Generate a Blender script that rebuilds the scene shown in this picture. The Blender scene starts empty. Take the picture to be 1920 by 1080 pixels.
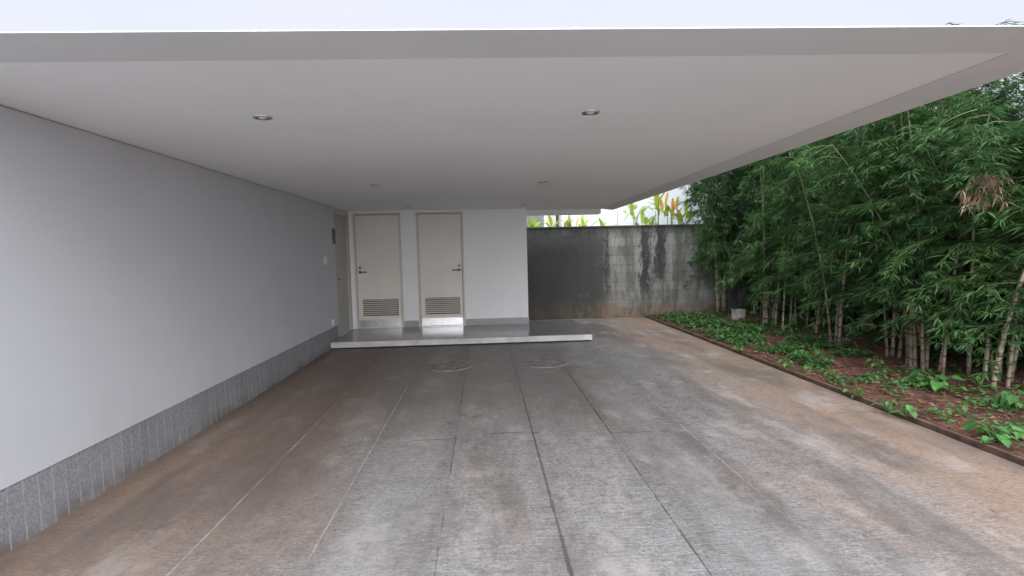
import bpy, math, random
from mathutils import Vector, Matrix, Euler, noise
R=math.radians
sc=bpy.context.scene; COL=sc.collection
random.seed(7)
# ---------------------------------------------------------------- camera
F=965.0; H=1.55
cam_d=bpy.data.cameras.new('camera'); cam=bpy.data.objects.new('camera',cam_d); COL.objects.link(cam)
cam_d.sensor_width=36; cam_d.lens=36*F/1920; cam_d.clip_end=900; cam_d.clip_start=.02
RM=Matrix.Rotation(R(-3.05),4,'Z')@Matrix.Rotation(R(90-3.9),4,'X')@Matrix.Rotation(R(-1.3),4,'Z')
cam.matrix_world=Matrix.Translation((0,0,H))@RM
sc.camera=cam
def at(px,py,z=0.0):
    d=RM.to_3x3()@Vector((px-960,540-py,-F)); t=(z-H)/d.z
    return Vector((d.x*t,d.y*t,z))
# ---------------------------------------------------------------- node helper
class G:
    def __init__(s,name):
        s.m=bpy.data.materials.new(name); s.m.use_nodes=True; s.t=s.m.node_tree
        s.b=s.t.nodes['Principled BSDF']; s.out=s.t.nodes['Material Output']
        g=s.t.nodes.new('ShaderNodeNewGeometry'); s.P=g.outputs['Position']; s.geo=g
    def put(s,sock,v):
        if v is None: return
        if hasattr(v,'is_output'): s.t.links.new(v,sock)
        else:
            if isinstance(v,(tuple,list)) and len(v)==3 and len(sock.default_value)==4: v=(*v,1)
            sock.default_value=v
    def math(s,op,a,b=None,c=None,clamp=False):
        n=s.t.nodes.new('ShaderNodeMath'); n.operation=op; n.use_clamp=clamp
        for i,v in enumerate((a,b,c)): s.put(n.inputs[i],v)
        return n.outputs[0]
    def xyz(s,v=None):
        n=s.t.nodes.new('ShaderNodeSeparateXYZ'); s.put(n.inputs[0],v or s.P); return n.outputs
    def comb(s,x,y,z):
        n=s.t.nodes.new('ShaderNodeCombineXYZ')
        for i,v in enumerate((x,y,z)): s.put(n.inputs[i],v)
        return n.outputs[0]
    def scale(s,v,sc_):
        n=s.t.nodes.new('ShaderNodeVectorMath'); n.operation='MULTIPLY'; s.put(n.inputs[0],v); n.inputs[1].default_value=sc_; return n.outputs[0]
    def noise(s,scale,detail=4,rough=.6,v=None,st=None):
        v=v or s.P
        if st: v=s.scale(v,st)
        n=s.t.nodes.new('ShaderNodeTexNoise'); s.put(n.inputs['Vector'],v); n.inputs['Scale'].default_value=scale
        n.inputs['Detail'].default_value=detail; n.inputs['Roughness'].default_value=rough; return n.outputs[0]
    def rng(s,v,a,b,c=0.,d=1.,smooth=True):
        n=s.t.nodes.new('ShaderNodeMapRange'); n.interpolation_type='SMOOTHSTEP' if smooth else 'LINEAR'
        for i,x in enumerate((v,a,b,c,d)): s.put(n.inputs[i],x)
        return n.outputs[0]
    def mix(s,f,a,b,mode='MIX'):
        n=s.t.nodes.new('ShaderNodeMix'); n.data_type='RGBA'; n.blend_type=mode
        s.put(n.inputs[0],f); s.put(n.inputs[6],a); s.put(n.inputs[7],b); return n.outputs[2]
    def bump(s,h,st=.3,dist=.01):
        n=s.t.nodes.new('ShaderNodeBump'); n.inputs['Strength'].default_value=st; n.inputs['Distance'].default_value=dist
        s.put(n.inputs['Height'],h); s.put(s.b.inputs['Normal'],n.outputs[0])
    def fin(s,col,rough=.6,metal=0,spec=.5):
        s.put(s.b.inputs['Base Color'],col); s.put(s.b.inputs['Roughness'],rough); s.b.inputs['Metallic'].default_value=metal
        s.b.inputs['Specular IOR Level'].default_value=spec; return s.m
def simple(name,c,rough=.6,metal=0,var=.12,scale=3,bump=.0,bs=60,spec=.5):
    g=G(name); n=g.noise(scale,5); lo=tuple(x*(1-var) for x in c); hi=tuple(min(1,x*(1+var)) for x in c)
    col=g.mix(g.rng(n,.3,.7),lo,hi)
    if bump: g.bump(g.noise(bs,3),bump,.005)
    return g.fin(col,rough,metal,spec)
M={}
def paint(name,c,dirt=.35):
    g=G(name); x,y,z=g.xyz()
    a=g.noise(.9,4); b=g.noise(3,6,st=(1,1,.25))
    col=g.mix(g.rng(a,.25,.75),tuple(v*.955 for v in c),c)
    dm=g.math('MULTIPLY',g.rng(z,.9,.1),g.rng(b,.45,.75)); dm=g.math('MULTIPLY',dm,dirt)
    col=g.mix(dm,col,(.40,.37,.34)); g.bump(g.noise(140,3),.08,.003)
    return g.fin(col,.75)
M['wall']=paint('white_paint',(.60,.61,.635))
M['room']=paint('store_white_paint',(.92,.92,.91),.2)
M['soffit']=simple('soffit_paint',(.875,.895,.90),.85,var=.02,scale=.8,bump=.05,bs=90)
M['border']=simple('soffit_border_paint',(.70,.715,.72),.85,var=.03,scale=1.2,bump=.05,bs=90)
M['door']=simple('beige_door_paint',(.80,.755,.68),.45,var=.03,scale=2)
M['frame']=simple('door_frame_paint',(.68,.64,.57),.5,var=.04,scale=2)
M['sideframe']=simple('side_door_paint',(.46,.44,.40),.6,var=.05,scale=2)
M['dark']=simple('dark_gap',(.02,.02,.02),.8)  # near-black fill; shade in recesses and slots is put into its colour
M['gap']=simple('grey_gap',(.42,.42,.42),.8)  # reveal under the soffit; its shadow line is put into the grey
M['metal']=simple('brushed_steel',(.68,.67,.66),.28,1,var=.1,scale=20)
M['hmetal']=simple('dark_steel',(.16,.155,.15),.35,1,var=.1,scale=20)
M['chrome']=simple('chrome_reflector',(.8,.8,.8),.12,1,var=.02)
M['plastic']=simple('white_plastic',(.85,.85,.84),.4,var=.02)
M['darkplastic']=simple('dark_plastic',(.10,.105,.11),.4)
M['iron']=simple('cast_iron_cover',(.17,.155,.145),.6,var=.4,scale=9,bump=.5,bs=55)
M['ironring']=simple('concrete_ring',(.25,.23,.21),.7,var=.35,scale=9,bump=.4,bs=70)
M['lamp']=simple('frosted_lamp',(.85,.85,.83),.3,var=.02)
M['slabedge']=simple('white_stone_edge',(.60,.595,.575),.5,var=.15,scale=4,bump=.1)
M['kerb']=simple('rust_brown_kerb',(.11,.065,.045),.85,var=.45,scale=7,bump=.6,bs=40)
M['box']=simple('grey_concrete_box',(.50,.48,.43),.85,var=.25,scale=8,bump=.4)
M['bark']=simple('mossy_bark',(.045,.05,.045),.9,var=.5,scale=9,bump=.8,bs=25)
M['house']=paint('house_wall_paint',(.66,.69,.70),.1)
M['house2']=paint('beige_house_paint',(.50,.47,.39),.1)
M['glass']=simple('dark_window_glass',(.08,.09,.10),.08,var=.05)
M['groundm']=simple('outer_ground',(.40,.39,.38),.9,var=.2,scale=.4,bump=.4,bs=30)
# plinth
g=G('granite_plinth'); x,y,z=g.xyz()
u=g.math('DIVIDE',y,.098); fr=g.math('FRACT',u); d=g.math('MINIMUM',fr,g.math('SUBTRACT',1.,fr))
ln=g.rng(d,.02,.08,1.,0.); ln=g.math('MULTIPLY',ln,g.rng(g.noise(2.5,4,st=(1,1,2)),.38,.62,.1,.5))
wn=g.t.nodes.new('ShaderNodeTexWhiteNoise'); wn.noise_dimensions='1D'; g.put(wn.inputs['W'],g.math('FLOOR',u))
base=g.mix(wn.outputs[0],(.20,.205,.215),(.25,.255,.27))
base=g.mix(g.rng(g.noise(120,3,.7,st=(1,1,.5)),.42,.62),base,(.35,.35,.36))
base=g.mix(g.math('MULTIPLY',g.rng(z,.16,.0),g.rng(g.noise(4),.3,.7)),base,(.17,.14,.12))
base=g.mix(g.rng(g.noise(1.3,4,st=(1,1,.3)),.45,.7,0,.35),base,(.16,.16,.165))
col=g.mix(ln,base,(.50,.51,.52)); g.bump(g.math('SUBTRACT',g.noise(150,3),ln),.3,.004); M['plinth']=g.fin(col,.65)
M['skirt']=simple('grey_skirting',(.38,.38,.38),.5,var=.1,scale=30)
# platform top
g=G('polished_granite'); x,y,z=g.xyz()
def gridline(g,c,per,off,w):
    f=g.math('FRACT',g.math('DIVIDE',g.math('ADD',c,off),per)); d=g.math('MULTIPLY',g.math('MINIMUM',f,g.math('SUBTRACT',1.,f)),per)
    return g.rng(d,w*.4,w,1.,0.)
sp=g.noise(260,3,.7)
col=g.mix(g.rng(sp,.35,.68),(.24,.233,.225),(.32,.312,.30)); col=g.mix(g.rng(g.noise(1.6),.4,.7,0,.15),col,(.26,.24,.22))
ln=g.math('MAXIMUM',gridline(g,x,.9,.0,.006),gridline(g,y,.95,.3,.006)); col=g.mix(g.math('MULTIPLY',ln,.4),col,(.14,.14,.14))
M['granite']=g.fin(col,g.rng(g.noise(1.2),.3,.7,.15,.19),spec=.55)
# driveway
g=G('driveway_paving'); x,y,z=g.xyz()
u=g.math('DIVIDE',g.math('ADD',x,1.6),.66); fl=g.math('FLOOR',u); fr=g.math('FRACT',u)
wob=g.math('MULTIPLY',g.math('SUBTRACT',g.noise(7,5,.7),.5),.030)
d=g.math('ADD',g.math('MULTIPLY',g.math('MINIMUM',fr,g.math('SUBTRACT',1.,fr)),.66),wob)
dj=g.rng(g.math('ABSOLUTE',g.math('SUBTRACT',x,.38)),.1,.05); broad=g.math('MULTIPLY',dj,g.rng(y,7,2.5,0.,.003))
lx=g.rng(g.math('SUBTRACT',d,broad),.001,.009,1.,0.)
lx=g.math('MULTIPLY',lx,g.math('MULTIPLY',g.rng(x,-1.75,-1.7),g.rng(x,2.2,1.9,.1,1.)))
wn=g.t.nodes.new('ShaderNodeTexWhiteNoise'); wn.noise_dimensions='1D'; g.put(wn.inputs['W'],fl)
yy=g.math('SUBTRACT',y,g.math('ADD',4.24,g.math('MULTIPLY',wn.outputs[0],.12)))
ly=g.rng(g.math('ADD',g.math('ABSOLUTE',yy),wob),.001,.010,1.,0.)
ly=g.math('MULTIPLY',ly,g.math('MULTIPLY',g.rng(x,-1.65,-1.6),g.rng(x,2.6,2.3)))
ly=g.math('MULTIPLY',ly,g.rng(g.noise(2.,2,st=(1,.1,1)),.42,.55,.25,1.))
jn=g.noise(1.1,5,.65,st=(1.5,.6,1)); jm=g.rng(jn,.40,.60,.12,1.)
jm=g.math('MAXIMUM',jm,g.math('MULTIPLY',dj,g.rng(jn,.35,.6,.55,.95)))
jm=g.math('MULTIPLY',jm,g.rng(y,9,4.5,.4,1.))
ln=g.math('MULTIPLY',g.math('MAXIMUM',lx,ly),jm)
st=g.noise(1.,5,.75,st=(20,95,1)); st2=g.noise(1.,4,.65,st=(5,42,1)); spk=g.noise(80,4,.8); grain=g.noise(38,5,.8)
grey=g.mix(g.rng(st,.3,.7),(.165,.160,.153),(.40,.388,.372))
grey=g.mix(g.rng(st2,.42,.66,0,.6),grey,(.165,.158,.15))
grey=g.mix(g.rng(spk,.54,.66,0,.75),grey,(.58,.565,.54))
grey=g.mix(g.rng(grain,.51,.64,0,.65),grey,(.10,.095,.088))
brown=g.mix(g.rng(st,.3,.7),(.21,.14,.098),(.40,.285,.21))
brown=g.mix(g.rng(spk,.55,.68,0,.55),brown,(.52,.40,.31)); brown=g.mix(g.rng(grain,.52,.66,0,.55),brown,(.14,.095,.07))
nb=g.noise(1.1,6,.65,st=(1,.45,1)); nb2=g.math('SUBTRACT',nb,.5)
bx=g.math('ADD',x,g.math('MULTIPLY',nb2,2.6))
bm=g.math('MAXIMUM',g.rng(bx,1.5,3.4,0,.92),g.rng(bx,-.8,-2.2,0,.95))
bm=g.math('MAXIMUM',bm,g.rng(nb,.48,.70,.0,.5))
col=g.mix(bm,grey,brown)
big=g.noise(.9,7,.7,st=(1.6,.5,1)); col=g.mix(g.rng(big,.45,.62,0,.6),col,(.13,.115,.105))
mid=g.noise(2.2,6,.7,st=(1,.6,1)); col=g.mix(g.rng(mid,.5,.66,0,.48),col,(.46,.43,.40))
mid2=g.noise(6.5,6,.75); col=g.mix(g.rng(mid2,.50,.68,0,.55),col,(.13,.115,.105))
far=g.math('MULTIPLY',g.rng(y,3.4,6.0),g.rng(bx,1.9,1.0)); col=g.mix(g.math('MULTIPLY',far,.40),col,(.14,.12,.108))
def track(cx,w): return g.math('MULTIPLY',g.rng(g.math('ABSOLUTE',g.math('SUBTRACT',g.math('ADD',x,g.math('MULTIPLY',nb2,.3)),cx)),w,w*.3),g.rng(mid,.35,.6,.3,1.))
tr=g.math('MAXIMUM',track(-.62,.30),track(1.35,.30)); col=g.mix(g.math('MULTIPLY',tr,.22),col,(.44,.43,.41))
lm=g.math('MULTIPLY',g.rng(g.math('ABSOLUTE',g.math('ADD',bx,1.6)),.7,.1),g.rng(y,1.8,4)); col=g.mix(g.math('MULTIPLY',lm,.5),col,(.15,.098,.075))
sv=g.math('MULTIPLY',g.math('SUBTRACT',wn.outputs[0],.5),.12); hs=g.t.nodes.new('ShaderNodeHueSaturation'); g.put(hs.inputs['Color'],col); g.put(hs.inputs['Value'],g.math('ADD',.97,sv)); col=hs.outputs[0]
damp=g.math('MULTIPLY',g.math('MULTIPLY',gridline(g,x,.66,1.6,.10),g.rng(mid,.4,.6)),.3); col=g.mix(damp,col,(.11,.10,.093))
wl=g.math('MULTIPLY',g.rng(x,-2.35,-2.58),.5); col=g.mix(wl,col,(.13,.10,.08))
pale=g.math('MAXIMUM',g.rng(x,-.6,-.7),g.rng(x,1.5,1.6)); jc=g.mix(pale,(.05,.045,.043),(.50,.47,.43))
col=g.mix(g.math('MULTIPLY',ln,g.rng(pale,0.,1.,.82,.6)),col,jc)
g.bump(g.math('SUBTRACT',g.math('ADD',st,g.math('ADD',spk,grain)),g.math('MULTIPLY',ln,2.)),.6,.006)
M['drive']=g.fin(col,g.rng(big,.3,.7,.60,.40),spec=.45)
# concrete wall
g=G('stained_block_wall'); x,y,z=g.xyz()
v=g.comb(g.math('ADD',x,y),z,0.)
wv=g.t.nodes.new('ShaderNodeVectorMath'); wv.operation='ADD'; g.put(wv.inputs[0],v)
br=g.t.nodes.new('ShaderNodeTexBrick'); g.put(br.inputs['Vector'],v); br.inputs['Scale'].default_value=1; br.inputs['Brick Width'].default_value=.42
br.inputs['Row Height'].default_value=.205; br.inputs['Mortar Size'].default_value=.009; br.inputs['Mortar Smooth'].default_value=1.
br.inputs['Color1'].default_value=(.185,.185,.168,1); br.inputs['Color2'].default_value=(.245,.243,.22,1); br.inputs['Mortar'].default_value=(.115,.112,.10,1)
n1=g.noise(1.5,6,.65,st=(1,1,.35)); n2=g.noise(5,6,.7,st=(1,1,.16)); n3=g.noise(2.5,6,.7); n4=g.noise(9,6,.75,st=(1,1,.4))
col=g.mix(g.rng(n3,.4,.6,.25,.0),br.outputs[0],(.21,.205,.185))
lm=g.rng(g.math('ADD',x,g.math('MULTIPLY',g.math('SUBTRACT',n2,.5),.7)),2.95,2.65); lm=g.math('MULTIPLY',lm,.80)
col=g.mix(lm,col,(.036,.038,.038))  # roof shade over the left part, mixed into the wall colour
def stain(cx,w,z0):
    return g.math('MULTIPLY',g.rng(g.math('ABSOLUTE',g.math('SUBTRACT',g.math('ADD',x,g.math('MULTIPLY',g.math('SUBTRACT',n4,.5),.7)),cx)),w,w*.4),g.rng(g.math('ADD',z,g.math('MULTIPLY',g.math('SUBTRACT',n3,.5),1.3)),z0,z0+.35))
pa=g.math('MAXIMUM',stain(3.72,.16,.45),stain(4.08,.20,.75)); pa=g.math('MAXIMUM',pa,g.math('MULTIPLY',stain(3.25,.07,1.),.5))
pa=g.math('MAXIMUM',pa,g.math('MULTIPLY',stain(2.82,.05,.3),.8))
pa=g.math('MULTIPLY',pa,g.rng(n4,.3,.5,.35,1.))
col=g.mix(g.math('MULTIPLY',pa,.92),col,(.014,.017,.021))
col=g.mix(g.rng(n2,.45,.62,0,.65),col,(.06,.062,.056))
col=g.mix(g.rng(n4,.48,.68,0,.5),col,(.075,.074,.064))
col=g.mix(g.rng(n3,.58,.74,0,.22),col,(.30,.30,.27))
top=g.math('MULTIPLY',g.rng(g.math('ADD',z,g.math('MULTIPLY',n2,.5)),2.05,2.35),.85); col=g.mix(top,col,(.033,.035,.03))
bot=g.math('MULTIPLY',g.rng(g.math('ADD',z,g.math('MULTIPLY',n3,.6)),.8,.35),g.rng(x,1.2,3.2,.2,.85)); col=g.mix(bot,col,g.mix(g.rng(n4,.4,.6),(.09,.08,.05),(.21,.15,.10)))
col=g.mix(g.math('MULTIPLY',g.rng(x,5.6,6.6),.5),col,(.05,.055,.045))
g.bump(g.math('ADD',g.noise(30,5),g.math('MULTIPLY',br.outputs[1],-.5)),.6,.008); M['block']=g.fin(col,.95,spec=.2)
# soil
g=G('mulch_soil'); a=g.noise(14,6,.7); b=g.noise(2,4)
col=g.mix(g.rng(a,.35,.65),(.045,.019,.012),(.17,.072,.044)); col=g.mix(g.rng(b,.45,.7,0,.5),col,(.18,.085,.052))
g.bump(g.noise(45,6,.7),1.,.02); M['soil']=g.fin(col,.95)
def leafmat(name,c1,c2,c3=None,rough=.55,trans=.35,ns=1.2):
    g=G(name); r=g.geo.outputs['Random Per Island']; col=g.mix(r,c1,c2)
    n=g.noise(ns,3); col=g.mix(g.rng(n,.4,.65,0,.7),col,c3 or tuple(v*.45 for v in c1))
    g.fin(col,rough,spec=.3)
    tr=g.t.nodes.new('ShaderNodeBsdfTranslucent'); g.put(tr.inputs[0],col); mx=g.t.nodes.new('ShaderNodeMixShader'); mx.inputs[0].default_value=trans
    g.t.links.new(g.b.outputs[0],mx.inputs[1]); g.t.links.new(tr.outputs[0],mx.inputs[2]); g.t.links.new(mx.outputs[0],g.out.inputs[0]); return g.m
M['leaf']=leafmat('bamboo_leaf',(.035,.108,.03),(.17,.31,.105),(.02,.068,.024),ns=1.5)
M['leafdark']=leafmat('bamboo_leaf_dark',(.018,.06,.02),(.06,.14,.05),(.008,.033,.013))  # darker copy of the bamboo leaf; shade of the back rows is in its colour
M['dryleaf']=leafmat('dry_bamboo_leaf',(.42,.30,.20),(.62,.47,.34),(.34,.24,.16))
M['pothos']=leafmat('pothos_leaf',(.045,.17,.035),(.14,.33,.085),(.03,.12,.025),.45,.25,4)
M['cover']=leafmat('ground_cover_leaf',(.04,.13,.03),(.12,.27,.07),(.02,.08,.02),.5,.2,2)
M['litter']=leafmat('litter_leaf',(.19,.085,.05),(.46,.31,.20),(.12,.05,.03),.7,.1,3)
M['heli']=leafmat('heliconia_leaf',(.24,.44,.05),(.50,.62,.12),(.30,.46,.08),.4,.4,2)
M['heliy']=leafmat('heliconia_bract',(.80,.45,.05),(.75,.66,.10),(.80,.34,.04),.4,.4,2)
M['stem']=simple('green_stem',(.12,.22,.06),.5,var=.2)
M['twig']=simple('bamboo_twig',(.13,.16,.06),.6,var=.2)
g=G('bamboo_culm'); x,y,z=g.xyz(); n=g.noise(9,4,st=(1,1,.3)); n2=g.noise(3.5,3,st=(1,1,.2))
col=g.mix(g.rng(n,.35,.65),(.20,.15,.11),(.46,.38,.30)); col=g.mix(g.rng(n2,.42,.6,0,.6),col,(.16,.155,.10)); col=g.mix(g.rng(z,1.1,2.3,0,.85),col,(.07,.11,.04))
M['culm']=g.fin(col,.6)
M['node']=simple('bamboo_node',(.10,.08,.055),.7,var=.3)
# ---------------------------------------------------------------- mesh helper
class MB:
    def __init__(s): s.v=[];s.f=[];s.mi=[]
    def add(s,vs,fs,mi=0):
        o=len(s.v); s.v+=[tuple(p) for p in vs]; s.f+=[tuple(i+o for i in f) for f in fs]; s.mi+=[mi]*len(fs); return s
    def box(s,x0,x1,y0,y1,z0,z1,mi=0):
        s.add([(x0,y0,z0),(x1,y0,z0),(x1,y1,z0),(x0,y1,z0),(x0,y0,z1),(x1,y0,z1),(x1,y1,z1),(x0,y1,z1)],
              [(0,3,2,1),(4,5,6,7),(0,1,5,4),(1,2,6,5),(2,3,7,6),(3,0,4,7)],mi); return s
    def tube(s,pts,rad,seg=8,mi=0,mis=None,cap=True):
        vs=[];n=len(pts)
        for i,p in enumerate(pts):
            t=(Vector(pts[min(i+1,n-1)])-Vector(pts[max(i-1,0)])).normalized()
            a=t.orthogonal().normalized() if abs(t.z)<.9 else Vector((1,0,0)).cross(t).normalized()
            b=t.cross(a)
            for k in range(seg):
                w=2*math.pi*k/seg; vs.append(Vector(p)+(a*math.cos(w)+b*math.sin(w))*rad[i])
        o=len(s.v); s.v+=[tuple(p) for p in vs]
        for i in range(n-1):
            for k in range(seg):
                s.f.append((o+i*seg+k,o+i*seg+(k+1)%seg,o+(i+1)*seg+(k+1)%seg,o+(i+1)*seg+k)); s.mi.append(mis[i] if mis else mi)
        if cap:
            s.f.append(tuple(o+k for k in range(seg))[::-1]); s.mi.append(mi); s.f.append(tuple(o+(n-1)*seg+k for k in range(seg))); s.mi.append(mi)
        return s
    def lathe(s,c,prof,seg=32,mi=0):
        o=len(s.v)
        for r,z in prof:
            for k in range(seg):
                w=2*math.pi*k/seg; s.v.append((c[0]+r*math.cos(w),c[1]+r*math.sin(w),c[2]+z))
        for i in range(len(prof)-1):
            for k in range(seg):
                s.f.append((o+i*seg+k,o+i*seg+(k+1)%seg,o+(i+1)*seg+(k+1)%seg,o+(i+1)*seg+k)); s.mi.append(mi)
        return s
    def build(s,name,mats,parent=None,smooth=False,bevel=0):
        me=bpy.data.meshes.new(name); off=Vector((0,0,0))
        if parent is not None:
            q=parent
            while q is not None: off=off+q.location; q=q.parent
        me.from_pydata([(a-off.x,b-off.y,c-off.z) for a,b,c in s.v],[],s.f)
        for m in (mats if isinstance(mats,list) else [mats]): me.materials.append(m)
        me.polygons.foreach_set('material_index',s.mi)
        if smooth: me.polygons.foreach_set('use_smooth',[True]*len(s.f))
        me.update(); o=bpy.data.objects.new(name,me); COL.objects.link(o)
        if parent is not None: o.parent=parent
        if bevel:
            b=o.modifiers.new('bevel','BEVEL'); b.width=bevel; b.segments=2; b.limit_method='ANGLE'
        return o
def tag(o,label=None,cat=None,group=None,kind=None):
    if label: o['label']=label
    if cat: o['category']=cat
    if group: o['group']=group
    if kind: o['kind']=kind
    return o
def empty(name,loc,label,cat,group=None):
    o=bpy.data.objects.new(name,None); o.empty_display_size=.1; COL.objects.link(o); o.location=loc; return tag(o,label,cat,group)
def copy_tree(o,parent=None):
    c=o.copy(); COL.objects.link(c); c.parent=parent
    for ch in list(o.children): copy_tree(ch,c)
    return c
# ---------------------------------------------------------------- setting
m=MB(); m.add([(-300,-300,-.012),(300,-300,-.012),(300,300,-.012),(-300,300,-.012)],[(0,1,2,3)]); tag(m.build('ground',M['groundm']),kind='structure')
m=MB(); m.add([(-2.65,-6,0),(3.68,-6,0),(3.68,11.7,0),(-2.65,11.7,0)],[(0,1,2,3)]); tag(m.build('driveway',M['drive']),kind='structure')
def soilz(X,Y): return .03+.035*noise.noise(Vector((X*1.7,Y*1.7,0)))+.015*noise.noise(Vector((X*8,Y*8,3)))+min(.06,(X-3.73)*.03)
m=MB(); nx,ny=50,130
for j in range(ny+1):
    for i in range(nx+1):
        X=3.73+i/nx*4.8; Y=-4+j/ny*15.69; m.v.append((X,Y,soilz(X,Y)))
for j in range(ny):
    for i in range(nx):
        a=j*(nx+1)+i; m.f.append((a,a+1,a+nx+2,a+nx+1)); m.mi.append(0)
tag(m.build('soil',M['soil'],smooth=True),kind='structure')
m=MB(); m.box(3.69,3.73,-5,11.69,-.01,.045); tag(m.build('bed_kerb',M['kerb'],bevel=.006),'thin rust brown kerb edging between paving and bamboo bed','kerb')
# ---------------------------------------------------------------- long white wall on the left
t=empty('house_wall',(-2.6,3,0),'long white rendered wall with grey granite base on the left','wall')
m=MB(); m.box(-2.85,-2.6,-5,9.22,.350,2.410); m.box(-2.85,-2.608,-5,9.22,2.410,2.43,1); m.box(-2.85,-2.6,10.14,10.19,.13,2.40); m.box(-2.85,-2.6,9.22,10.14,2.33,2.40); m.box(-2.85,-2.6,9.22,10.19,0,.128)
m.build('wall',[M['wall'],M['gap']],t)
MB().box(-2.84,-2.606,-5,9.22,-.01,.345).build('plinth',M['plinth'],t)
MB().box(-2.83,-2.615,-5,9.2,.345,.350).build('shadow_gap',M['dark'],t)
d=MB().box(-2.70,-2.64,9.27,10.09,.14,2.29).build('door',M['sideframe'],t)
MB().box(-2.75,-2.598,9.22,9.27,.13,2.33).box(-2.75,-2.598,10.09,10.14,.13,2.33).box(-2.75,-2.599,9.27,10.09,2.29,2.33).build('door_frame',M['sideframe'],t,bevel=.003)
m=MB(); m.tube([(-2.64,9.36,1.15),(-2.60,9.36,1.15),(-2.60,9.48,1.15)],[.009]*3,8); m.build('handle',M['hmetal'],d,smooth=True)
def plate(name,y0,y1,z0,z1,mt,label,cat,th=.012,inner=None):
    r=empty(name,(-2.6,(y0+y1)/2,z0),label,cat)
    MB().box(-2.598,-2.6+th,y0,y1,z0,z1).build('plate',mt,r,bevel=.003)
    if inner: inner(r)
    return r
plate('light_switch',8.52,8.66,1.42,1.56,M['plastic'],'small white light switch halfway up the left wall','light switch',.012,
  lambda r:(MB().box(-2.588,-2.582,8.55,8.586,1.45,1.53).build('rocker',M['plastic'],r,bevel=.002),MB().box(-2.588,-2.582,8.594,8.63,1.45,1.53).build('rocker',M['plastic'],r,bevel=.002)))
plate('power_outlet',8.80,8.92,.39,.49,M['plastic'],'white power outlet low on the left wall above the granite','outlet',.014,
  lambda r:MB().box(-2.586,-2.58,8.83,8.89,.41,.47).build('socket',M['plastic'],r,bevel=.002))
plate('wall_panel',9.06,9.17,1.78,2.04,M['darkplastic'],'small dark grey panel mounted high beside the side door','wall panel',.03,
  lambda r:MB().box(-2.57,-2.566,9.075,9.155,1.93,2.02).build('display',M['glass'],r))
# ---------------------------------------------------------------- store rooms
WY=10.2; PT=.13; CZ=2.42
t=empty('storage_room',(-.87,WY,PT),'white storage block with two beige louvred doors under the roof','building')
X1a,X1b=-2.53,-1.60; X2a,X2b=-1.31,-.39
m=MB()
m.box(-2.85,X1a,WY,WY+.2,0,CZ); m.box(X1b,X2a,WY,WY+.2,0,CZ); m.box(X2b,.86,WY,WY+.2,0,CZ)
m.box(X1a,X1b,WY,WY+.2,2.39,CZ); m.box(X2a,X2b,WY,WY+.2,2.39,CZ)
m.box(.66,.86,WY+.2,11.68,0,CZ+.05); m.box(-2.85,-2.65,WY+.2,11.68,0,CZ+.05); m.box(-2.85,.86,10.96,11.68,CZ+.05,CZ+.12)
m.build('wall',M['room'],t)
MB().box(X1b,X2a,WY-.012,WY-.001,PT+.001,PT+.13).box(X2b,.87,WY-.012,WY-.001,PT+.001,PT+.13).box(.861,.872,WY-.001,11.0,PT,PT+.13).build('skirting',M['skirt'],t,bevel=.002)
def door(xa,xb,hs,lab):
    MB().box(xa,xa+.035,WY-.006,WY+.12,PT,2.39).box(xb-.035,xb,WY-.006,WY+.12,PT,2.39).box(xa+.035,xb-.035,WY-.005,WY+.12,2.355,2.39).build('door_frame',M['frame'],t,bevel=.002)
    a,b=xa+.042,xb-.042; y0=WY+.035
    la,lb,l0,l1=a+.085,b-.06,.37,.70
    m=MB(); m.box(a,b,y0,y0+.04,l1,2.345); m.box(a,b,y0,y0+.04,PT+.008,l0); m.box(a,la,y0,y0+.04,l0,l1); m.box(lb,b,y0,y0+.04,l0,l1); m.box(la,lb,y0+.034,y0+.038,l0,l1,1)
    m.box(xa+.035,xb-.035,y0+.045,y0+.055,PT,2.355,1)
    d=m.build('door',[M['door'],M['dark']],t); tag(d,lab)
    m=MB(); n=8
    for k in range(n):
        z=l0+.02+(l1-l0-.03)*k/(n-.4)
        m.add([(la,y0-.006,z),(lb,y0-.006,z),(lb,y0+.028,z+.018),(la,y0+.028,z+.018),(la,y0-.006,z+.006),(lb,y0-.006,z+.006),(lb,y0+.028,z+.024),(la,y0+.028,z+.024)],[(0,1,2,3),(7,6,5,4),(0,4,5,1),(1,5,6,2),(2,6,7,3),(3,7,4,0)])
    for (p,q,r,s) in ((la-.018,la,l0-.018,l1+.018),(lb,lb+.018,l0-.018,l1+.018)): m.box(p,q,y0-.008,y0,r,s)
    m.box(la,lb,y0-.008,y0,l0-.018,l0); m.box(la,lb,y0-.008,y0,l1,l1+.018)
    m.build('louvre',M['door'],d)
    MB().box(a+.015,b-.015,y0-.004,y0-.0005,PT+.02,PT+.165).build('kick_plate',M['metal'],d)
    hx=a+.06 if hs<0 else b-.06; dr=1 if hs<0 else -1; hz=1.24
    m=MB(); m.tube([(hx,y0,hz),(hx,y0-.012,hz)],[.030,.030],16); m.tube([(hx,y0-.01,hz),(hx,y0-.05,hz),(hx+dr*.02,y0-.058,hz),(hx+dr*.135,y0-.056,hz)],[.013,.013,.013,.012],8)
    m.build('handle',M['hmetal'],d,smooth=False)
    MB().tube([(hx,y0,hz+.085),(hx,y0-.014,hz+.085)],[.026,.022],16).build('deadbolt',M['hmetal'],d)
    hh=b if hs<0 else a
    for z in (.45,1.3,2.1): MB().tube([(hh+.0,y0-.006,z),(hh+.0,y0-.006,z+.1)],[.008,.008],8).build('hinge',M['metal'],d)
    MB().box(a,b,WY-.01,WY+.06,PT+.0005,PT+.008).build('threshold',M['metal'],d)
door(X1a,X1b,-1,'beige louvred door next to the left wall, lever on its left')
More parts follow.
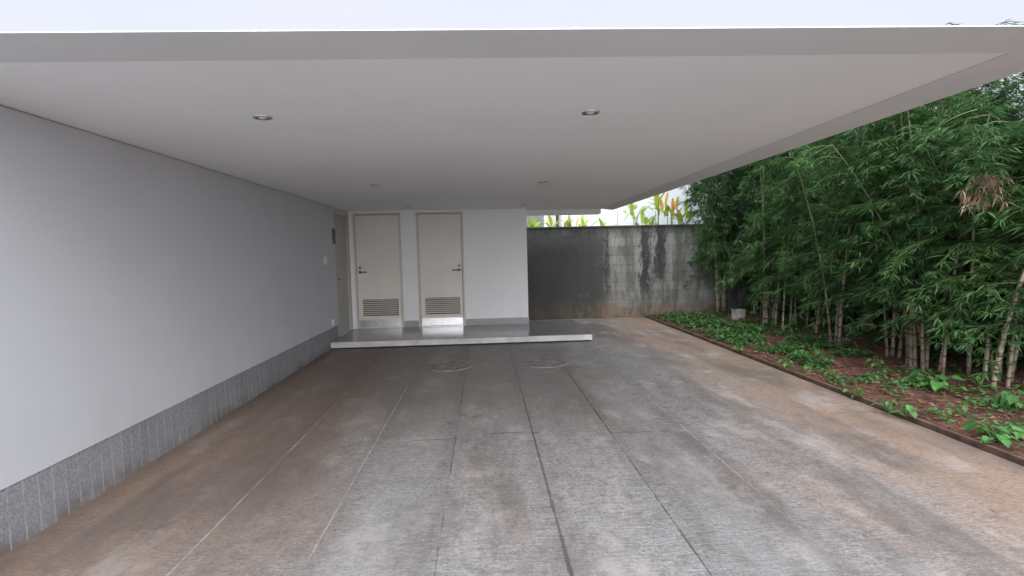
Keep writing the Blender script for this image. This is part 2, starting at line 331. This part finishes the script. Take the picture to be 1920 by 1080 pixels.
door(X2a,X2b,1,'beige louvred door nearer the middle, lever on its right')
# platform
t=empty('entrance_platform',(-.4,8.7,0),'low polished grey granite step with white edge before the doors','step')
MB().box(-2.598,1.828,8.688,10.60,.120,.13).build('slab',M['granite'],t,bevel=.003)
MB().box(-2.598,1.825,8.69,8.718,.026,.119).box(1.802,1.825,8.72,10.60,.026,.119).build('edge',M['slabedge'],t,bevel=.002)
MB().box(-2.59,1.77,8.75,10.58,-.01,.118).build('base',M['dark'],t)
# ---------------------------------------------------------------- roof (front edge very slightly out of square)
t=empty('carport_roof',(0,6.5,CZ),'flat cantilevered white concrete roof over the carport','roof')
def yo(X): return 2.068-.016*X
def yi(X): return 2.357-.0185*X
m=MB(); m.add([(-3.2,yi(-3.2)+.006,CZ),(2.44,yi(2.44)+.006,CZ),(2.44,10.62,CZ),(-3.2,10.62,CZ),(-3.2,yi(-3.2)+.006,2.5),(2.44,yi(2.44)+.006,2.5),(2.44,10.62,2.5),(-3.2,10.62,2.5)],[(0,3,2,1),(4,5,6,7),(0,1,5,4),(1,2,6,5),(2,3,7,6),(3,0,4,7)])
m.build('soffit',M['soffit'],t)
m=MB(); zb=CZ-.002; ze=zb+.005; zi=2.51
def wedge(a,b,c,d_):
    m.add([(*a,zb),(*b,zb),(*c,zb),(*d_,zb),(*a,ze),(*b,ze),(*c,zi),(*d_,zi)],[(0,3,2,1),(4,5,6,7),(0,1,5,4),(1,2,6,5),(2,3,7,6),(3,0,4,7)])
ca=(2.78,yo(2.78)); cb=(2.446,yi(2.446))
wedge((-3.2,yo(-3.2)),ca,cb,(-3.2,yi(-3.2))); wedge(ca,(2.78,10.95),(2.446,10.62),cb)
m.build('border',M['border'],t)
MB().box(.862,2.445,10.622,10.94,2.325,2.50).build('downstand_beam',M['soffit'],t)
m=MB(); m.add([(-3.2,2.5,2.521),(2.3,2.5,2.521),(2.3,10.9,2.521),(-3.2,10.9,2.521),(-3.2,4.2,2.66),(0.8,4.2,2.66),(.8,9.5,2.66),(-3.2,9.5,2.66)],[(0,3,2,1),(4,5,6,7),(0,1,5,4),(1,2,6,5),(2,3,7,6),(3,0,4,7)]); m.build('deck',M['border'],t)
lights=[(492,220,'round recessed downlight, front left of the soffit'),(1107,211,'round recessed downlight, front right of the soffit'),(704,347,'small recessed downlight, middle left of the soffit'),(1018,341,'small recessed downlight, middle right of the soffit'),(0,0,'recessed downlight just in front of the left door'),(1,0,'recessed downlight just in front of the white block')]
first=None
for i,(px,py,lb) in enumerate(lights):
    p=at(px,py,CZ) if py else Vector(((-1.33,.74)[px],9.4,CZ))
    if first is None:
        first=empty('downlight',p,lb,'ceiling light','recessed downlights in the soffit')
        MB().lathe(p,[(.058,0),(.056,-.006),(.046,-.009),(.043,-.006),(.043,-.001)]).build('rim',M['chrome'],first,smooth=True)
        MB().lathe(p,[(.043,-.0055),(.030,-.003),(.024,-.002)]).build('reflector',M['hmetal'],first,smooth=True)
        MB().lathe(p,[(.026,-.003),(.015,-.008),(.0005,-.010)]).build('lamp',M['lamp'],first,smooth=True)
    else:
        c=copy_tree(first); c.location=p; c['label']=lb
for k,(px,py,lb) in enumerate([(842,686,'round manhole cover on the paving, left one before the step'),(1022,680,'round manhole cover on the paving, right one before the step')]):
    p=at(px,py,0)
    if k==0:
        mh=empty('manhole_cover',p,lb,'manhole cover','manhole covers in front of the step')
        MB().lathe(p,[(.335,0),(.33,.006),(.285,.007),(.283,.002)],48).build('frame',M['ironring'],mh)
        m=MB(); m.lathe(p,[(.278,.001),(.275,.006),(.22,.0065),(.215,.004),(.0005,.004)],48)
        for a in range(-3,4):
            L=math.sqrt(.2**2-(a*.055)**2); m.box(p.x-L,p.x+L,p.y+a*.055-.006,p.y+a*.055+.006,.0035,.0075)
        for s in (-1,1): m.box(p.x+s*.24-.02,p.x+s*.24+.02,p.y-.008,p.y+.008,.005,.009)
        m.build('cover',M['iron'],mh)
    else: c=copy_tree(mh); c.location=p; c['label']=lb
# ---------------------------------------------------------------- boundary walls and house behind
t=empty('boundary_wall',(3,11.7,0),'dark stained concrete block wall across the back','wall')
MB().box(-3,8.6,11.7,11.9,-.01,2.08).build('wall',M['block'],t)
MB().box(-3.02,8.62,11.68,11.92,2.081,2.12).build('coping',M['block'],t,bevel=.006)
t=empty('boundary_wall',(8.7,4,0),'dark mossy block wall running behind the bamboo','wall')
MB().box(8.62,8.82,-6,11.69,-.01,2.3).build('wall',M['block'],t)
t=empty('white_house',(2,15,0),'plain white building rising behind the back wall','building')
MB().box(2.3,3.93,15,17,0,4.9).box(3.95,8.4,15.04,17,0,4.9).build('wall',M['house'],t)
MB().box(2.25,8.45,14.95,17.05,4.9,5.05).build('roof',M['house'],t)
t=empty('beige_house',(-1,15.5,0),'beige building glimpsed between roof edge and back wall','building')
MB().box(-6,2.2,15.5,18,0,4.5).build('wall',M['house2'],t); MB().box(-6.1,2.24,15.4,18.1,4.5,4.7).build('roof',M['house'],t)
f=MB().box(.9,1.9,15.47,15.498,2.0,3.6).build('window',M['frame'],t); MB().box(.97,1.83,15.455,15.468,2.07,3.53).build('pane',M['glass'],f)
# ---------------------------------------------------------------- vegetation
def leaf(m,p,d,L,W,mi=0,nrm=None):
    nrm=nrm or Vector((random.uniform(-.5,.5),random.uniform(-.5,.5),1)); s=d.cross(nrm)
    if s.length<1e-4: s=Vector((1,0,0))
    s.normalize(); n=s.cross(d)
    q=p+d*(L*.35); o=len(m.v)
    tip=p+d*L-Vector((0,0,L*.12))
    m.v+=[tuple(p),tuple(q+s*W+n*W*.3),tuple(tip),tuple(q-s*W+n*W*.3)]
    m.f+=[(o,o+1,o+2),(o,o+2,o+3)]; m.mi+=[mi,mi]
def spray(m,p,d,n,mi=0,L0=.135,zr=(-1.1,.2)):
    az=math.atan2(d.y,d.x)
    for k in range(n):
        a=az+random.gauss(0,.8); dz=random.uniform(*zr)
        v=Vector((math.cos(a),math.sin(a),dz)).normalized(); L=L0*random.uniform(.65,1.35)
        leaf(m,p+v*.01,v,L,L*random.uniform(.048,.07),mi)
def bamboo(root,culms,z0,leafm='leaf',Hs=4.9,nbr=3):
    fol=MB()
    for (bx,by,lx,ly,r) in culms:
        h=Hs*random.uniform(.85,1.1); B=Vector((bx,by,-.05))
        def pos(z): t=z/h; return B+Vector((lx*(.35*t+.65*t*t*1.3),ly*(.35*t+.65*t*t*1.3),z*(1-.06*t*t)))
        pts=[];rad=[];mis=[];z=0
        zz0=z0*random.uniform(.7,1.2)
        while z<h:
            rr=r*(1-.75*(z/h))
            pts+=[pos(z),pos(z+.012),pos(z+.03)]; rad+=[rr,rr*1.18,rr]; mis+=[1,1,0]; z+=.17+.12*min(1,z)+random.uniform(-.01,.02)
            if z>zz0:
                for _ in range(nbr if z<4.2 else 2):
                    a=random.uniform(0,6.283); L=random.uniform(.35,1.0)*(1-.35*z/h); up=random.uniform(-.2,.6)
                    s=pos(z); q=[s]; dd=Vector((math.cos(a),math.sin(a),up)).normalized(); nseg=5
                    for k in range(nseg):
                        dd=(dd+Vector((random.gauss(0,.08),random.gauss(0,.08),-.26))).normalized(); q.append(q[-1]+dd*L/nseg)
                        if k>0 or random.random()<.6:
                            for __ in range(2):
                                pp=q[-1]+Vector((random.gauss(0,.04),random.gauss(0,.04),random.gauss(0,.03)))
                                spray(fol,pp,dd,random.randint(5,8))
                    fol.tube(q,[.004,.0035,.003,.0025,.002,.001],3,1,cap=False)
        mm=MB(); mm.tube(pts,rad,8,0,mis); mm.build('culm',[M['culm'],M['node']],root,smooth=True)
    fol.build('foliage',[M[leafm],M['twig']],root)
def mk(n,spread,lean,r=(.018,.03),bias=(0,0)):
    return [(random.gauss(0,spread),random.gauss(0,spread),random.gauss(bias[0],lean),random.gauss(bias[1],lean),random.uniform(*r)) for _ in range(n)]
protos=[]
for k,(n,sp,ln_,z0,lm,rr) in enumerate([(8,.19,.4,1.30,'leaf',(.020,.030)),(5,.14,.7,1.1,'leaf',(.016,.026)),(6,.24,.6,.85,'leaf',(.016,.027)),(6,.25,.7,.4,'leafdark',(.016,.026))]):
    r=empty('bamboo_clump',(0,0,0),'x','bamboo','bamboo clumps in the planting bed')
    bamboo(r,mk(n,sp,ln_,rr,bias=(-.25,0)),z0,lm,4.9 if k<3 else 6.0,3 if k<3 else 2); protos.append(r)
used=set()
def put(k,X,Y,rz,s,label,group='bamboo clumps in the planting bed'):
    o=protos[k]
    if k in used: o=copy_tree(o)
    else: used.add(k)
    hm=5.3 if k<3 else 6.7; sz=min(s,(1.55+.385*Y)/hm)
    o.location=(X,Y,soilz(X,Y) if Y<11.7 else 0); o.rotation_euler=(0,0,rz); o.scale=(s,s,sz); o['label']=label; o['group']=group
fr=[(1352,588,0,'bamboo clump with pale culms closest to the back wall'),(1437,610,1,'slim bamboo clump standing just in front of the grey concrete box'),(1492,617,2,'bamboo clump with brown culms, third from the back wall'),
    (1565,645,1,'bamboo clump with bent culms, fourth from the back wall'),(1672,668,1,'bamboo clump whose culm leans far out to the left'),(1728,690,0,'thick bamboo clump with the most pale culms, in the middle foreground'),
    (1825,708,2,'bamboo clump with short cut culms, second from the front'),(1925,722,2,'leafy bamboo clump nearest the viewer at the right edge')]
for i,(px,py,k,lb) in enumerate(fr):
    p=at(px,py,.08); put(k,p.x,p.y,random.uniform(-.5,.5),random.uniform(.93,1.05),lb)
back=[(6.9,3.6),(6.6,4.9),(6.9,6.0),(6.8,7.2),(7.1,8.4),(6.8,9.6),(7.2,10.9),(6.1,10.7),(8.0,5.4),(7.9,6.7),(8.1,7.8),(8.1,9.9),(6.3,5.6)]
for i,(X,Y) in enumerate(back):
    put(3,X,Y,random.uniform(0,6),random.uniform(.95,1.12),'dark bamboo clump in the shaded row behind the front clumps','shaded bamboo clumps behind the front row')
for X,Y in ((6.25,12.7),(7.0,12.5),(7.8,12.8),(8.8,13.0),(9.6,12.4),(10.2,10.5),(9.8,9.3),(10.2,8.2),(9.9,7.1),(10.0,6.0)):
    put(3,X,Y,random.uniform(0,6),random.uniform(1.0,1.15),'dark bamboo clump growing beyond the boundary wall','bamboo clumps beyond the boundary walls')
# drooping dry branch
p=Vector((4.92,4.80,2.12))
r=empty('dry_bamboo_branch',p,'drooping branch of dry tan bamboo leaves at the right edge','branch')
m=MB(); tw=MB()
tw.tube([p+Vector((-.22,-.1,.10)),p+Vector((0,0,.18)),p+Vector((.3,.15,.2)),p+Vector((.62,.35,.1))],[.003,.005,.008,.01],5)
for b in range(20):
    u_=random.random(); s=p+Vector((-.22+.5*u_,-.1+.25*u_,.12+.06*u_)); d=Vector((random.gauss(-.3,.5),random.gauss(0,.5),-.3)).normalized(); q=[s]
    for k in range(5):
        d=(d+Vector((0,0,-.5))).normalized(); q.append(q[-1]+d*random.uniform(.05,.09)); spray(m,q[-1]+Vector((random.gauss(0,.02),random.gauss(0,.02),0)),d,5,0,.10,(-2.5,-.5))
    tw.tube(q,[.003,.0028,.0025,.002,.0015,.001],3)
m.build('leaf_cluster',M['dryleaf'],r); tw.build('twig',M['twig'],r)
# dark tree trunk at the back of the bed
p=at(1395,588,.1); t=empty('tree',(p.x,p.y,0),'thick dark mossy tree trunk among the bamboo near the back wall','tree')
m=MB(); m.tube([(p.x,p.y,-.05),(p.x,p.y,.3),(p.x+.02,p.y,1.5),(p.x-.05,p.y,3),(p.x,p.y+.05,4.6)],[.17,.13,.115,.10,.07],12); 
for a in range(6):
    w=a*1.05; m.tube([(p.x,p.y,3+.25*a),(p.x+.6*math.cos(w),p.y+.6*math.sin(w),3.7+.25*a),(p.x+1.1*math.cos(w),p.y+1.1*math.sin(w),4.1+.25*a)],[.05,.035,.015],6)
m.build('trunk',M['bark'],t,smooth=True)
m=MB()
for k in range(1300):
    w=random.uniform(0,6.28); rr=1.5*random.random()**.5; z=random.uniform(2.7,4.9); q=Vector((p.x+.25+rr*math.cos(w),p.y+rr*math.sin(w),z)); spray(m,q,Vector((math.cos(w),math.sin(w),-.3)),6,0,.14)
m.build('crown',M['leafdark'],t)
p=at(1389,600,.06); t=empty('garden_box',p,'small pale concrete box standing in the bed before the tree','box')
MB().box(p.x-.10,p.x+.10,p.y,p.y+.2,0,.25).build('body',M['box'],t,bevel=.008); MB().box(p.x-.108,p.x+.108,p.y-.008,p.y+.208,.252,.27).build('lid',M['box'],t,bevel=.005)
# heart-leaved plants
def heart(m,p,az,tilt,L,mi=0):
    prof=[(-.10,.0),(-.16,.26),(.05,.42),(.35,.38),(.68,.20),(1.,0)]
    rot=Euler((random.gauss(0,.25),tilt,az)).to_matrix(); vs=[]
    for (a,b) in prof: vs.append((a,b,.3*b))
    for (a,b) in prof[1:-1]: vs.append((a,-b,.3*b))
    vs.append((0.05,0,.02)); vs.append((.5,0,.0))
    V=[p+rot@(Vector(v)*L) for v in vs]
    m.add(V,[(10,0,1,2),(10,2,3,11),(11,3,4,5),(0,10,7,6),(10,11,8,7),(11,5,9,8)],mi)
def pothos(n,sz):
    m=MB()
    for k in range(n):
        az=k*2.4+random.uniform(-.4,.4); r=random.uniform(.02,.16)*sz; h=random.uniform(.03,.16)*sz
        q=Vector((r*math.cos(az),r*math.sin(az),h)); m.tube([(0,0,0),(q.x*.5,q.y*.5,h*.8),tuple(q)],[.004,.003,.002],4,1,cap=False)
        heart(m,q,az,random.uniform(0.0,.9),random.uniform(.055,.10)*sz)
    return m
vp=[]
for k,(n,s) in enumerate([(12,.8),(10,.75),(22,1.0)]):
    vp.append(pothos(n,s).build('heart_leaf_plant',[M['pothos'],M['stem']],smooth=False))
spots=[(1605,735,0),(1640,712,1),(1722,722,2),(1757,728,2),(1838,728,1),(1400,637,2),(1430,645,1),(1500,668,2),(1480,684,1),(1540,668,0),(1770,782,1),(1808,776,1),(1866,820,2),(1905,762,2),(1700,772,1),(1668,762,1),(1560,702,1),(1605,665,0),(1360,622,0),(1312,606,0),(1280,600,1),(1340,612,2),(1385,655,1),(1462,655,0),(1520,692,0),(1650,690,1),(1915,812,1),(1735,705,0),(1345,635,1),(1300,612,1),(1255,600,0),(1420,622,2)]
spl={4:'small heart-leaved plant at the foot of the second bamboo clump',2:'bright green heart-leaved plant at the foot of the thickest bamboo clump',12:'large heart-leaved plant close to the kerb at the lower right',0:'bright heart-leaved plant beside the kerb, halfway along the bed',13:'tall heart-leaved plant at the right edge of the picture'}
us=set()
for i,(px,py,k) in enumerate(spots):
    p=at(px,py,.07); o=vp[k]
    if k in us: o=o.copy(); COL.objects.link(o)
    us.add(k); z=soilz(p.x,p.y); o.location=(p.x,p.y,z-.01); o.rotation_euler=(0,0,random.uniform(0,6)); s=random.uniform(.8,1.2); o.scale=(s,s,s)
    if i in spl: tag(o,spl[i],'plant','heart-leaved plants dotted over the bed')
    elif p.y>8: tag(o,'little heart-leaved plant in the bed towards the back wall','plant','heart-leaved plants at the back of the bed')
    else: tag(o,'little heart-leaved plant on the brown mulch nearer the front','plant','heart-leaved plants dotted over the bed')
m=MB()
for k in range(15000):
    Y=random.uniform(6,11.5) if random.random()<.65 else random.uniform(2,8); X=3.78+abs(random.gauss(0,1.3))
    if X>8.3 or noise.noise(Vector((X*2.3,Y*2.3,9)))<(.12 if Y<7.5 else -.12): continue
    z=soilz(X,Y); heart(m,Vector((X,Y,z+random.uniform(.01,.08))),random.uniform(0,6.28),random.uniform(-.1,.8),random.uniform(.028,.055))
tag(m.build('ground_cover',M['cover']),'low green creeping leaves covering the shaded soil of the bed','ground cover',kind='stuff')
m=MB()
for k in range(10500):
    X=3.74+random.random()**1.3*4.2; Y=random.uniform(1.5,11.6); z=soilz(X,Y); a=random.uniform(0,6.28); v=Vector((math.cos(a),math.sin(a),random.uniform(-.12,.25))).normalized()
    L=random.uniform(.03,.09); leaf(m,Vector((X,Y,z+random.uniform(.008,.024))),v,L,L*.09)
tag(m.build('leaf_litter',M['litter']),'dry tan bamboo leaves littering the brown soil','leaf litter',kind='stuff')
fl=None
for i,(px,py) in enumerate([(1775,893),(1892,903),(1862,955),(1630,1008),(1405,694),(1492,742),(1700,842),(1560,830),(1285,668),(1330,640),(1425,720),(1840,870),(690,823),(1180,700),(1380,680),(1355,700),(1465,760),(1600,790),(1650,830),(1760,950),(1240,640),(1530,770)]):
    p=at(px,py,.003)
    if fl is None:
        mm=MB(); leaf(mm,Vector((0,0,.006)),Vector((1,0,0)),.035,.008,nrm=Vector((0,0,1))); fl=mm.build('fallen_leaf',M['dryleaf']); o=fl
    else: o=fl.copy(); COL.objects.link(o)
    o.location=p; o.rotation_euler=(0,0,random.uniform(0,6)); s=random.uniform(.7,1.3); o.scale=(s,s,s)
    tag(o,'tiny dry leaf fallen on the paving','leaf','dry leaves on the paving')
def blade(m,p,az,el,L,W):
    d0=Vector((math.cos(az)*math.cos(el),math.sin(az)*math.cos(el),math.sin(el))); s=d0.cross(Vector((0,0,1))).normalized()
    if s.length<.1: s=Vector((1,0,0))
    o=len(m.v); n=7; q=Vector(p); d=d0.copy()
    for k in range(n+1):
        t=k/n; w=W*math.sin(math.pi*min(1,.06+t*.94))**.7 if k<n else .002
        m.v+=[tuple(q+s*w+Vector((0,0,w*.3))),tuple(q),tuple(q-s*w+Vector((0,0,w*.3)))]
        d=(d+Vector((0,0,-.13))).normalized(); q=q+d*L/n
    for k in range(n):
        a=o+k*3; m.f+=[(a,a+1,a+4,a+3),(a+1,a+2,a+5,a+4)]; m.mi+=[0,0]
hel=[(1195,2.85,0,'tall green broad-leaved plant above the back wall, left of the yellow ones'),(1238,3.0,1,'plant with orange upright leaves showing above the back wall'),(1264,2.9,1,'plant with yellow orange leaves just left of the bamboo top'),(1292,2.65,0,'green broad-leaved plant above the back wall next to bamboo'),
     (1218,2.45,0,'short green plant between the yellow leaved ones above the wall'),(1000,2.4,0,'green plant above the wall right beside the white storage block'),(1036,2.45,0,'green plant above the dark wall, second from the white block'),(1068,2.45,1,'small yellowish plant above the dark wall under the roof edge'),(1098,2.5,0,'green plant above the dark wall below the roof end'),(1136,2.35,0,'low green plant above the wall at the corner of the roof')]
for px,h,y_,lb in hel:
    Yp=12.9; X=(px-907)/965*Yp; t=empty('broad_leaf_plant',(X,Yp,0),lb,'plant','broad-leaved plants behind the back wall')
    m=MB()
    for k in range(4): m.tube([(X+random.gauss(0,.04),Yp+random.gauss(0,.05),-.02),(X+random.gauss(0,.05),Yp,h*.84)],[.02,.008],6)
    m.build('stem',M['stem'],t)
    for k in range(14 if h>2.6 else 10):
        bm_=MB(); top=y_ and k<5
        blade(bm_,(X+random.gauss(0,.10),Yp+random.gauss(0,.08),h*random.uniform(.8,.9)),random.uniform(0,6.28),random.uniform(.7,1.45),h*.17*random.uniform(.6,1.05),.045 if top else .05)
        bm_.build('leaf',M['heliy'] if top else M['heli'],t,smooth=True)
# ---------------------------------------------------------------- light
el,az=R(34),R(172); SD=Vector((math.sin(az)*math.cos(el),math.cos(az)*math.cos(el),math.sin(el)))
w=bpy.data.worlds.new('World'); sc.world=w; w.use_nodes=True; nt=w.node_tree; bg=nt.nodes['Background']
sky=nt.nodes.new('ShaderNodeTexSky'); sky.sky_type='NISHITA'; sky.sun_disc=False; sky.sun_elevation=el; sky.sun_rotation=az; sky.dust_density=3
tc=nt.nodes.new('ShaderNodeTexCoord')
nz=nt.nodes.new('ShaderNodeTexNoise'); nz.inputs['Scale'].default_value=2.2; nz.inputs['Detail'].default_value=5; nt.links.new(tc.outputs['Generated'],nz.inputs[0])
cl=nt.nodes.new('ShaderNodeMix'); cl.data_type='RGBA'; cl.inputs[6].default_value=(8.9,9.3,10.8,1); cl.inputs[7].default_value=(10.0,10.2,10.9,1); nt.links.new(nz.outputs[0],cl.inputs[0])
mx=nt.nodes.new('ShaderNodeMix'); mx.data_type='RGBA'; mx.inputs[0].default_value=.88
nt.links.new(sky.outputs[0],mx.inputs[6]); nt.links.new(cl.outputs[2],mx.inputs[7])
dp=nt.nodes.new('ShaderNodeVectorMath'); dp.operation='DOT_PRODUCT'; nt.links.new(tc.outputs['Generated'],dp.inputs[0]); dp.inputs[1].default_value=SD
mr=nt.nodes.new('ShaderNodeMapRange'); mr.interpolation_type='SMOOTHSTEP'; nt.links.new(dp.outputs['Value'],mr.inputs[0]); mr.inputs[1].default_value=.0; mr.inputs[2].default_value=1.; mr.inputs[3].default_value=1.; mr.inputs[4].default_value=4.3  # extra sky brightness around the sun behind the camera, added to light the carport
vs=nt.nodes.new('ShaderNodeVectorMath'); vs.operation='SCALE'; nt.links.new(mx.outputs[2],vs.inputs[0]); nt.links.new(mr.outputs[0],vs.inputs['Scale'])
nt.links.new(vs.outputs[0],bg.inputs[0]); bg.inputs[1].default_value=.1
sd=bpy.data.lights.new('sun','SUN'); sd.energy=1.2; sd.angle=R(35); sd.color=(1,.98,.95); so=bpy.data.objects.new('sun',sd); COL.objects.link(so)
so.rotation_euler=SD.to_track_quat('Z','Y').to_euler()
sc.view_settings.view_transform='Standard'; sc.view_settings.look='None'; sc.view_settings.exposure=0
